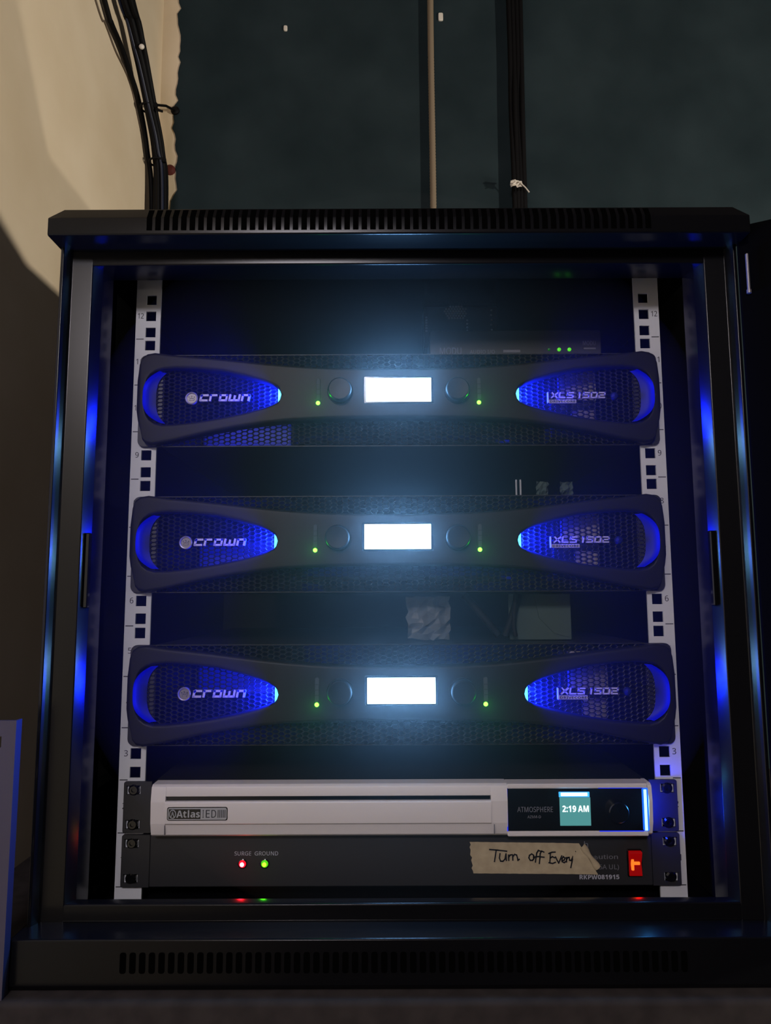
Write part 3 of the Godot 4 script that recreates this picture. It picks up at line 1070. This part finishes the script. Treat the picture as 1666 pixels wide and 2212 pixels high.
	b.box(Vector3(0.1346, yc + 0.0110, 0.0165), Vector3(0.1606, yc + 0.0152, 0.0172), 0.0001)
	obj(b, "status_strip_light", M.screen_cyan, win)
	b = mb(t)
	b.box(Vector3(0.1362, yc + 0.0118, 0.0168), Vector3(0.1588, yc + 0.0146, 0.0174), 0.0001)
	obj(b, "status_core_light", M.screen_text, win)
	area_light(scr, "clock_light", Vector3(0.1480, yc + 0.0131, 0.0174) - base_of(t), Vector2(0.0250, 0.0038), Vector3(0, 0, 1), Color(0.3, 0.75, 1.0), 0.0014)
	b = mb(t)
	letters(b, "2:19 AM", 0.1372, 0.1596, yc - 0.0012, yc + 0.0040, 0.0171, true, 0.0003)
	obj(b, "screen_lettering", M.screen_text, win)
	b = mb(t)
	b.lathe(Vector3(0.1835, yc - 0.0004, 0.0168), [Vector2(0.0085, 0), Vector2(0.0085, 0.0060), Vector2(0.0078, 0.0068), Vector2(0, 0.0064)], 2, 36)
	var kn := obj(b, "knob", M.gloss_black, t)
	b = mb(t)
	var arc := []
	for k in 9:
		var a := deg_to_rad(-30.0 + 60.0 * k / 8.0)
		arc.append(Vector3(0.1818 + 0.0088 * cos(a), yc - 0.0004 + 0.0088 * sin(a), 0.0222))
	b.tube(arc, 0.0003, 6)
	obj(b, "knob_light", M.edge_blue, kn)


func conditioner() -> void:
	var yc := -0.0889
	var t := thing("power_conditioner", Vector3(0, yc - U / 2.0, -0.1), "black power strip panel with red and green indicators and a lit red switch", "power strip")
	var b := mb(t)
	b.box(Vector3(-0.2165, yc - 0.0215, -0.0002), Vector3(0.2165, yc + 0.0215, 0.0034), 0.0008)
	obj(b, "front_panel", M.panel_black, t)
	b = mb(t)
	b.box(Vector3(-0.214, yc - 0.0205, -0.2), Vector3(0.214, yc + 0.0205, -0.0004))
	obj(b, "chassis", M.amp_steel, t)
	for s in [-1.0, 1.0]:
		ear(t, s, yc - 0.0215, yc + 0.0215, M.panel_black, 0.0034)
	b = mb(t)
	letters(b, "SURGE", -0.1432, -0.1288, yc + 0.0044, yc + 0.0076, 0.0034, false, 0.0002)
	letters(b, "GROUND", -0.1258, -0.1056, yc + 0.0044, yc + 0.0076, 0.0034, false, 0.0002)
	obj(b, "indicator_lettering", M.grey_print, t)
	b = mb(t)
	letters(b, "15 Way Power Distrib", 0.129, 0.1695, yc - 0.0006, yc + 0.0032, 0.0034, false, 0.0002)
	letters(b, "ution", 0.1705, 0.1868, yc + 0.0004, yc + 0.0040, 0.0034, false, 0.0002)
	letters(b, "(15A UL)", 0.1650, 0.1874, yc - 0.0088, yc - 0.0042, 0.0034, false, 0.0002)
	letters(b, "h", 0.1582, 0.1616, yc + 0.0098, yc + 0.0150, 0.0034, false, 0.0002)
	obj(b, "panel_lettering", M.dim_print, t)
	b = mb(t)
	letters(b, "RKPW081915", 0.1533, 0.1874, yc - 0.0161, yc - 0.0125, 0.0034, true, 0.0002)
	obj(b, "number_lettering", M.grey_print, t)
	for q in [[-0.1361, "led_red", Color(1.0, 0.02, 0.08), 0.0009, "surge_led"], [-0.1170, "led_green_dim", Color(0.25, 1.0, 0.05), 0.0002, "ground_led"]]:
		b = mb(t)
		b.lathe(Vector3(q[0], yc - 0.0022, 0.0034), [Vector2(0.0040, 0), Vector2(0.0040, 0.0010), Vector2(0.0032, 0.0014), Vector2(0.0030, 0.0004)], 2, 24)
		var rimmed := obj(b, "led_collar", M.gloss_black, t)
		b = mb(t)
		b.lathe(Vector3(q[0], yc - 0.0022, 0.0034), [Vector2(0.0030, 0), Vector2(0.0030, 0.0012), Vector2(0.0023, 0.0026), Vector2(0.0012, 0.0032), Vector2(0, 0.0034)], 2, 24)
		var bulb := obj(b, q[4], M[q[1]], rimmed)
		bulb.set_meta("label", "lit red" if q[4] == "surge_led" else "lit green")
		b = mb(t)
		b.lathe(Vector3(q[0], yc - 0.0022, 0.0064), [Vector2(0.0019, 0), Vector2(0.0016, 0.0007), Vector2(0, 0.0010)], 2, 20)
		obj(b, "led_core", M.led_red_core if q[4] == "surge_led" else M.led_green_core, rimmed)
		area_light(rimmed, "led_light", Vector3(q[0], yc - 0.0022, 0.0078) - base_of(t), Vector2(0.0022, 0.0022), Vector3(0, -0.05, 1), q[2], q[3])
	# rocker switch
	b = mb(t)
	b.prism(rounded(rect(0.1945, yc - 0.0138, 0.2072, yc + 0.0088), 0.001), 0.003, 0.0048, 2, true, 0.0004)
	var sw := obj(b, "switch_frame", M.gloss_black, t)
	b = mb(t)
	var rk := rounded([Vector2(0.0036, yc - 0.0126), Vector2(0.0072, yc - 0.0126), Vector2(0.0052, yc - 0.0030), Vector2(0.0092, yc + 0.0076), Vector2(0.0036, yc + 0.0076)], [0.0, 0.001, 0.002, 0.001, 0.0], 4)
	b.prism(rk, 0.1957, 0.2062, 0)
	obj(b, "rocker_lamp", M.switch_red, sw)
	b = mb(t)
	b.box(Vector3(0.1972, yc - 0.0078, 0.0050), Vector3(0.1994, yc + 0.0012, 0.0073), 0.0003)
	b.box(Vector3(0.1994, yc - 0.0034, 0.0050), Vector3(0.2046, yc - 0.0010, 0.0071), 0.0003)
	obj(b, "rocker_filament", M.switch_lamp, sw)
	area_light(sw, "switch_light", Vector3(0.2009, yc - 0.0025, 0.0096) - base_of(t), Vector2(0.004, 0.008), Vector3(0, -0.1, 1), Color(1.0, 0.03, 0.02), 0.0002)


func tape() -> void:
	var yc := -0.0889
	var z := 0.0036
	var t := thing("masking_tape", Vector3(0.114, yc - 0.0105, z), "strip of beige masking tape with a handwritten note, stuck on the black power panel", "tape")
	var b := mb(t)
	# torn left edge, folded corner on the right
	var top := []
	var bot := []
	for k in 41:
		var u := k / 40.0
		var x0 := lerpf(0.0592, 0.1535, u)
		var x1 := lerpf(0.0620, 0.1690, u)
		top.append(Vector3(x0 + (rng.randf_range(-0.0006, 0.0006) if k == 0 else 0.0), yc + 0.0150 - 0.0013 * u, 0))
		bot.append(Vector3(x1, yc - 0.0108 - 0.0011 * u, 0))
	var rows := []
	for k in 41:
		var row := []
		for j in 13:
			var w := j / 12.0
			var p: Vector3 = top[k].lerp(bot[k], w)
			if k == 0:
				p.x += 0.0008 * sin(j * 2.3) + rng.randf_range(-0.0004, 0.0004)
			p.z = z + 0.0003 + 0.00025 * sin(k * 1.7 + j * 0.6) * sin(j * 1.3 + k * 0.35) + 0.0018 * pow(k / 40.0, 10.0) * (1.0 - absf(w - 0.5))
			row.append(p)
		rows.append(row)
	b.surf(rows, Vector3(0, 0, 1))
	obj(b, "tape_strip", M.masking_tape, t)
	b = mb(t)
	rows = []
	for k in 9:   # the creased roll of the loose end
		var row := []
		var c := Vector3(lerpf(0.1560, 0.1690, k / 8.0), yc + lerpf(0.0120, -0.0066, k / 8.0), z + 0.0010)
		for j in 9:
			var a := PI * j / 8.0
			row.append(c + Vector3(-cos(a) * 0.0026 * (0.7 + 0.3 * sin(k * 1.1)), -cos(a) * 0.0018, sin(a) * 0.0020))
		rows.append(row)
	b.surf(rows, Vector3(0, 0, 1))
	obj(b, "tape_fold", M.masking_tape, t)
	b = mb(t)
	var note := [
		[[440, 468], [490, 472], [545, 478]], [[480, 472], [474, 505], [468, 536]],
		[[503, 492], [499, 516], [506, 534], [520, 535], [534, 522], [540, 494]], [[540, 494], [542, 530]],
		[[556, 500], [557, 530]], [[557, 512], [566, 500], [578, 498]],
		[[582, 500], [582, 528]], [[582, 510], [594, 496], [606, 500], [611, 516], [613, 530], [622, 524]],
		[[700, 494], [686, 502], [682, 516], [690, 530], [704, 530], [714, 518], [712, 502], [700, 494]],
		[[758, 480], [742, 474], [732, 488], [726, 515], [722, 540]], [[710, 512], [740, 509], [776, 513]],
		[[776, 484], [762, 478], [753, 492], [750, 520], [746, 548]],
		[[846, 484], [826, 485], [806, 492]], [[816, 488], [814, 515], [811, 545]], [[814, 518], [828, 510], [842, 516]], [[806, 544], [828, 548], [846, 542]],
		[[848, 512], [857, 530], [866, 546], [876, 526], [886, 506]],
		[[886, 532], [900, 530], [906, 518], [896, 510], [887, 522], [888, 538], [900, 544], [912, 536]],
		[[914, 516], [915, 540]], [[915, 528], [922, 516], [932, 514]],
		[[932, 514], [934, 530], [944, 532], [954, 512]], [[956, 508], [948, 542], [940, 572]],
		[[972, 512], [976, 466], [986, 488], [996, 514], [1000, 474]],
	]
	strokes(b, note, 0.0011, z + 0.0005, z + 0.0008, func(p: Vector2) -> Vector2: return Vector2(0.1140 + (p.x - 710.0) * 0.0001385, yc + 0.0020 - (p.y - 515.0) * 0.000145))
	obj(b, "handwriting", M.marker, t)


func small_unit() -> void:
	# small half-width unit standing on the top amplifier, set back
	var y := 0.3630
	var t := thing("network_unit", Vector3(0.12, y, -0.13), "small dark half-width unit with three green lights on top of the topmost amplifier", "audio interface")
	var b := mb(t)
	b.box(Vector3(0.0345, y + 0.0030, -0.22), Vector3(0.2080, y + 0.0425, -0.062), 0.002)
	obj(b, "case", M.amp_steel, t)
	b = mb(t)
	b.prism(rounded(rect(0.0335, y + 0.002, 0.2090, y + 0.0435), 0.003), -0.062, -0.056, 2, true, 0.001)
	obj(b, "front_panel", M.panel_black, t)
	b = mb(t)
	letters(b, "MODU", 0.0440, 0.0660, y + 0.0180, y + 0.0250, -0.056, false, 0.0002)
	letters(b, "MODU", 0.1900, 0.2030, y + 0.0270, y + 0.0315, -0.056, false, 0.0002)
	letters(b, "AUDIO I/O", 0.0745, 0.1000, y + 0.0185, y + 0.0225, -0.056, false, 0.0002)
	obj(b, "panel_lettering", M.dim_print, t)
	b = mb(t)
	b.box(Vector3(0.1085, y + 0.0195, -0.0565), Vector3(0.1260, y + 0.0225, -0.0555), 0.0003)
	obj(b, "label_strip", M.dim_print, t)
	b = mb(t)
	b.box(Vector3(0.1905, y + 0.0225, -0.0565), Vector3(0.2030, y + 0.0245, -0.0555), 0.0003)
	obj(b, "label_strip", M.dim_print, t)
	for q in [[0.1552, "led_green_faint", 0.0014], [0.1655, "led_green_dim", 0.0019], [0.1759, "led_green_dim", 0.0019]]:
		b = mb(t)
		b.lathe(Vector3(q[0], y + 0.0225, -0.056), [Vector2(q[2], 0), Vector2(q[2], 0.0008), Vector2(q[2] * 0.7, 0.0016), Vector2(0, 0.0019)], 2, 16)
		var led := obj(b, "status_led", M[q[1]], t)
		if q[1] == "led_green_dim":
			area_light(led, "led_light", Vector3(q[0], y + 0.0225, -0.0539) - base_of(t), Vector2(0.001, 0.001), Vector3(0, 0, 1), Color(0.3, 1.0, 0.1), 0.000008)
	for x in [0.045, 0.197]:
		b = mb(t)
		b.box(Vector3(x - 0.006, y - 0.0006, -0.21), Vector3(x + 0.006, y + 0.0030, -0.07), 0.001)
		obj(b, "rubber_foot", M.cable_black, t)
	# vented black panel behind it, bare metal showing round some of its holes
	var v := thing("vented_panel", Vector3(0.075, 0.4080, -0.115), "small black panel with pale punched holes above the green-lit unit", "panel")
	b = mb(v)
	b.box(Vector3(0.0310, 0.4080, -0.140), Vector3(0.1130, 0.4550, -0.112), 0.001)
	obj(b, "plate", M.amp_steel, v)
	b = mb(v)
	var holes := []
	for i in range(0, 9):
		for j in range(0, 8):
			var p := Vector2(0.0545 + i * 0.0031 + (0.0015 if j % 2 else 0.0), 0.4470 + j * 0.0026 - 0.008)
			if Vector2((p.x - 0.0668) / 0.0125, (p.y - 0.4480) / 0.0090).length() < 1.0:
				holes.append(p)
	for j in 6:
		holes.append(Vector2(0.0340, 0.4270 + j * 0.0031))
		holes.append(Vector2(0.1055 + 0.0006 * (j % 2), 0.4225 + j * 0.0056))
		holes.append(Vector2(0.0790, 0.4190 + j * 0.004))
	for p in holes:
		b.lathe(Vector3(p.x, p.y, -0.112), [Vector2(0.0011, 0), Vector2(0.0010, 0.0005), Vector2(0.0006, 0.0006), Vector2(0.0005, 0)], 2, 8)
	obj(b, "punched_holes", M.silver_paint, v)


func crumple(b: MB, c: Vector3, size: Vector2, amp: float, seed_: int, cells := 9) -> void:
	var r := RandomNumberGenerator.new()
	r.seed = seed_
	var p := []
	for i in cells + 1:
		var row := []
		for j in cells + 1:
			row.append(c + Vector3((j / float(cells) - 0.5) * size.x + r.randf_range(-1, 1) * size.x * 0.04, (i / float(cells) - 0.5) * size.y + r.randf_range(-1, 1) * size.y * 0.04, r.randf_range(-amp, amp)))
		p.append(row)
	for i in cells:
		for j in cells:
			b.flat([p[i][j], p[i][j + 1], p[i + 1][j + 1]], Vector3(0, 0, 1))
			b.flat([p[i][j], p[i + 1][j + 1], p[i + 1][j]], Vector3(0, 0, 1))


func gaps() -> void:
	# what stands in the open units between the amplifiers
	var b := mb()
	var y2 := 0.0955
	var bd := thing("grey_board", Vector3(0.140, y2, -0.030), "pale grey-green board standing in the gap above the lowest amplifier", "board")
	b = mb(bd)
	b.prism(rounded([Vector2(0.104, y2), Vector2(0.1625, y2), Vector2(0.1625, 0.1385), Vector2(0.104, 0.1385)], 0.001, 2), -0.034, -0.0315, 2, true, 0.0005)
	obj(b, "panel", M.pale_board, bd)
	b = mb(bd)
	b.prism(PackedVector2Array([Vector2(0.128, 0.1380), Vector2(0.1615, 0.1380), Vector2(0.1615, y2 + 0.002), Vector2(0.146, y2 + 0.006), Vector2(0.132, 0.116)]), -0.0316, -0.0306, 2)
	obj(b, "flap", M.pale_board, bd)
	var lines := [[Vector3(0.098, y2 + 0.004, -0.02), Vector3(0.106, 0.120, -0.022), Vector3(0.112, 0.1375, -0.028)], [Vector3(0.107, y2 + 0.004, -0.016), Vector3(0.106, 0.112, -0.018), Vector3(0.109, 0.1375, -0.022)], [Vector3(0.062, 0.1375, -0.03), Vector3(0.078, 0.118, -0.022), Vector3(0.092, y2 + 0.005, -0.02)]]
	for k in 3:
		b = mb()
		b.tube(curve(lines[k]), 0.0035 if k != 1 else 0.0022, 10)
		tag(obj(b, "patch_cable", M.cable_black, self), ["black cable slanting in front of the grey board's left edge", "thinner black cable upright before the grey board's left edge", "black cable slanting down between the clear bag and the grey board"][k], "cable")
	b = mb()
	crumple(b, Vector3(0.028, 0.1165, -0.030), Vector2(0.040, 0.040), 0.006, 3, 8)
	tag(obj(b, "plastic_bag", M.clear_film, self), "crumpled clear plastic bag in the gap above the lowest amplifier", "bag")
	b = mb()
	for x in [0.112, 0.1160]:
		b.box(Vector3(x - 0.0008, 0.2300, -0.022), Vector3(x + 0.0008, 0.2460, -0.0205), 0.0003)
	tag(obj(b, "metal_clip", M.silver_paint, self), "thin metal clip standing in the gap above the middle amplifier", "clip")
	for q in [[0.137, 5], [0.160, 6]]:
		b = mb()
		crumple(b, Vector3(q[0], 0.2370, -0.024), Vector2(0.012, 0.0145), 0.003, q[1], 5)
		tag(obj(b, "foil_scrap", M.pale_board, self), "crumpled grey scrap next to the metal clip" if q[1] == 5 else "crumpled grey scrap farther from the metal clip, toward the rail", "scrap")


func above() -> void:
	# bundle of cables strapped together, rising behind the hood up the wall corner
	var t := thing("cable_bundle", Vector3(-0.40, 0.30, -0.48), "thick bundle of black cables strapped together rising from the rack top", "cables")
	var spine := [Vector3(-0.3990, 0.30, -0.525), Vector3(-0.3990, 0.80, -0.520), Vector3(-0.4000, 0.895, -0.500), Vector3(-0.4010, 0.945, -0.456), Vector3(-0.4020, 0.985, -0.421), Vector3(-0.4020, 1.003, -0.402), Vector3(-0.4020, 1.027, -0.373), Vector3(-0.4030, 1.042, -0.338), Vector3(-0.4030, 1.15, -0.15), Vector3(-0.4030, 1.44, -0.02)]
	var spots := [[0.0, 0.0, 0.0056], [0.0070, 0.002, 0.0050], [-0.0070, 0.002, 0.0050], [0.004, -0.0066, 0.0046], [-0.004, -0.0066, 0.0046], [0.001, 0.0076, 0.0046], [0.0078, 0.0085, 0.0026]]
	for k in spots.size():
		var path := []
		for i in spine.size():
			var spread: float = [1.2, 1.2, 0.95, 0.92, 0.95, 1.0, 1.05, 1.1, 1.1, 1.1][i]
			var tw := 0.25 * i
			path.append(spine[i] + Vector3(spots[k][0] * cos(tw) - spots[k][1] * sin(tw), 0, spots[k][0] * sin(tw) + spots[k][1] * cos(tw)) * spread)
		var b := mb(t)
		b.tube(curve(path), spots[k][2], 10)
		var c := obj(b, "cable", M.cable_blue if k == 6 else M.cable_black, t)
		if k == 6:
			c.set_meta("label", "blue cable")
	for q in [[0.945, 0.0125], [0.880, 0.0125]]:
		var b := mb(t)
		var ctr := Vector3(-0.4040, q[0], -0.456) if q[0] > 0.9 else Vector3(-0.4029, q[0], -0.505)
		var ring := []
		for k in 20:
			ring.append(ctr + Vector3(cos(TAU * k / 20.0) * q[1], 0.0012 * cos(TAU * k / 20.0), sin(TAU * k / 20.0) * q[1]))
		b.tube(ring, 0.0018, 6, true)
		b.box(ctr + Vector3(q[1] - 0.002, -0.004, 0.002), ctr + Vector3(q[1] + 0.004, 0.004, 0.008), 0.0008)
		if q[0] > 0.9:
			b.tube([ctr + Vector3(q[1], -0.002, 0.004), ctr + Vector3(q[1] + 0.006, -0.009, 0.006), ctr + Vector3(q[1] + 0.013, -0.011, 0.006)], 0.0022, 6)
		obj(b, "cable_tie", M.cable_black, t)
	# anchor strap to the wall
	var b := mb()
	b.tube([Vector3(-0.392, 0.950, -0.456), Vector3(-0.396, 0.995, -0.52), Vector3(-0.4000, 1.0288, -0.578)], 0.0022, 6)
	b.lathe(Vector3(-0.3982, 1.0288, -0.5805), [Vector2(0.008, 0), Vector2(0.008, 0.003), Vector2(0.005, 0.005), Vector2(0, 0.005)], 2, 14)
	tag(obj(b, "anchor_strap", M.cable_black, self), "short black strap from the cable bundle to the wall", "strap")
	b = mb()
	b.lathe(Vector3(-0.3945, 1.000, -0.3900), [Vector2(0.0042, 0), Vector2(0.0042, 0.002), Vector2(0.0025, 0.004), Vector2(0, 0.0045)], 2, 14)
	tag(obj(b, "cable_clip", M.nylon_white, self), "small round white clip on the thick cable bundle", "clip")
	# single cables running up the side wall
	b = mb()
	b.tube(curve([Vector3(-0.4195, 0.40, -0.535), Vector3(-0.4195, 0.80, -0.535), Vector3(-0.4195, 0.90, -0.50), Vector3(-0.4195, 0.955, -0.452), Vector3(-0.420, 0.9745, -0.4075), Vector3(-0.420, 0.986, -0.368), Vector3(-0.420, 0.990, -0.331), Vector3(-0.420, 1.003, -0.302), Vector3(-0.420, 1.12, -0.1), Vector3(-0.420, 1.44, 0.05)]), 0.0042, 10)
	tag(obj(b, "single_cable", M.cable_black, self), "single black cable running beside the thick bundle up the beige wall", "cable")
	b = mb()
	b.tube(curve([Vector3(-0.4252, 0.40, -0.56), Vector3(-0.4252, 0.85, -0.555), Vector3(-0.4252, 0.93, -0.478), Vector3(-0.4252, 0.965, -0.435), Vector3(-0.4252, 0.972, -0.403), Vector3(-0.4252, 0.973, -0.3635), Vector3(-0.4252, 0.983, -0.322), Vector3(-0.4252, 0.988, -0.286), Vector3(-0.4252, 1.1, -0.08), Vector3(-0.4252, 1.44, 0.1)]), 0.0013, 8)
	tag(obj(b, "thin_wire", M.cable_grey, self), "thin grey-brown wire on the beige wall, farthest from the thick bundle", "wire")
	# flexible conduit on the dark wall
	b = mb()
	var path := []
	var rad := []
	for i in 330:
		var y := 0.440 + i * 0.003
		path.append(Vector3(0.0765 + 0.0008 * sin(y * 9.0) + 0.0012 * sin(y * 4.0 + 1.0), y, -0.572))
		rad.append((0.0061 if i % 2 == 0 else 0.0053) if y < 1.13 else 0.0058)
	b.tube(path, rad, 14)
	tag(obj(b, "flexible_conduit", M.conduit_tan, self), "tan ribbed flexible conduit running up the dark wall", "conduit")
	b = mb()
	for k in 4:
		b.tube(curve([Vector3(0.2225 + k * 0.0062, 0.43, -0.565 + 0.004 * (k % 2)), Vector3(0.2225 + k * 0.0060, 0.85, -0.566), Vector3(0.2205 + k * 0.0066, 1.02, -0.568 + 0.004 * (k % 2)), Vector3(0.2215 + k * 0.0068, 1.12, -0.568), Vector3(0.2205 + k * 0.0074, 1.30, -0.568), Vector3(0.221 + k * 0.0072, 1.44, -0.568)]), 0.0046, 8)
	tag(obj(b, "black_riser", M.cable_black, self), "flat black cable run going up the dark wall beside the tan conduit", "cable")
	var z := thing("zip_tie", Vector3(0.225, 0.846, -0.555), "frayed whitish tie knotted round the black cable run above the rack", "cable tie")
	b = mb(z)
	crumple(b, Vector3(0.2225, 0.8640, -0.548), Vector2(0.020, 0.012), 0.004, 8, 5)
	obj(b, "knot", M.nylon_white, z)
	b = mb(z)
	b.tube([Vector3(0.230, 0.864, -0.547), Vector3(0.238, 0.855, -0.546), Vector3(0.2445, 0.846, -0.546)], 0.0013, 6)
	obj(b, "tail", M.nylon_white, z)
	for q in [[0.0948, 1.216, 0.0045, 0.008, "upper white wall plug in the dark wall, right beside the tan conduit"], [-0.1963, 1.194, 0.0035, 0.0055, "small pale wall plug alone in the dark wall between bundle and conduit"]]:
		b = mb()
		b.prism(rounded(rect(q[0] - q[2], q[1] - q[3], q[0] + q[2], q[1] + q[3]), 0.0025, 4), -0.5805, -0.5775, 2, true, 0.001)
		tag(obj(b, "wall_plug", M.nylon_white, self), q[4], "wall plug")
	b = mb()
	b.lathe(Vector3(-0.4045, 0.913, -0.582), [Vector2(0.010, 0), Vector2(0.009, 0.004), Vector2(0.005, 0.006), Vector2(0, 0.007)], 2, 16)
	tag(obj(b, "red_plug", M.red_paint, self), "small dull red cap on the wall at the ragged paint edge", "cap")


func upright() -> void:
	var t := thing("steel_upright", Vector3(-0.306, -0.15, 0.10), "galvanised steel upright with round holes standing beside the rack", "upright")
	var b := mb(t)
	var xa := -0.345
	var xb := -0.2885
	var prev := -0.150
	for y in [-0.110, -0.062, -0.006, 0.030]:
		b.box(Vector3(xa, prev, 0.098), Vector3(xb, y - 0.004, 0.1005))
		b.box(Vector3(xa, y - 0.004, 0.098), Vector3(-0.308, y + 0.004, 0.1005))
		b.box(Vector3(-0.299, y - 0.004, 0.098), Vector3(xb, y + 0.004, 0.1005))
		prev = y + 0.004
	b.box(Vector3(xa, prev, 0.098), Vector3(xb, 0.0455, 0.1005))
	b.box(Vector3(xb - 0.002, -0.150, 0.092), Vector3(xb, 0.0455, 0.098))
	obj(b, "post", M.galvanised, t)


func haze() -> void:
	var f := FogVolume.new()
	f.name = "haze"
	f.shape = RenderingServer.FOG_VOLUME_SHAPE_ELLIPSOID
	f.size = Vector3(0.60, 0.64, 0.10)
	f.position = Vector3(0, Y0 + 0.185, 0.030)
	var m := FogMaterial.new()
	m.density = 0.38
	m.albedo = Color(0.95, 0.95, 0.95)
	f.material = m
	f.set_meta("kind", "stuff")
	f.set_meta("label", "thin haze hanging in front of the middle of the amplifiers")
	add_child(f)
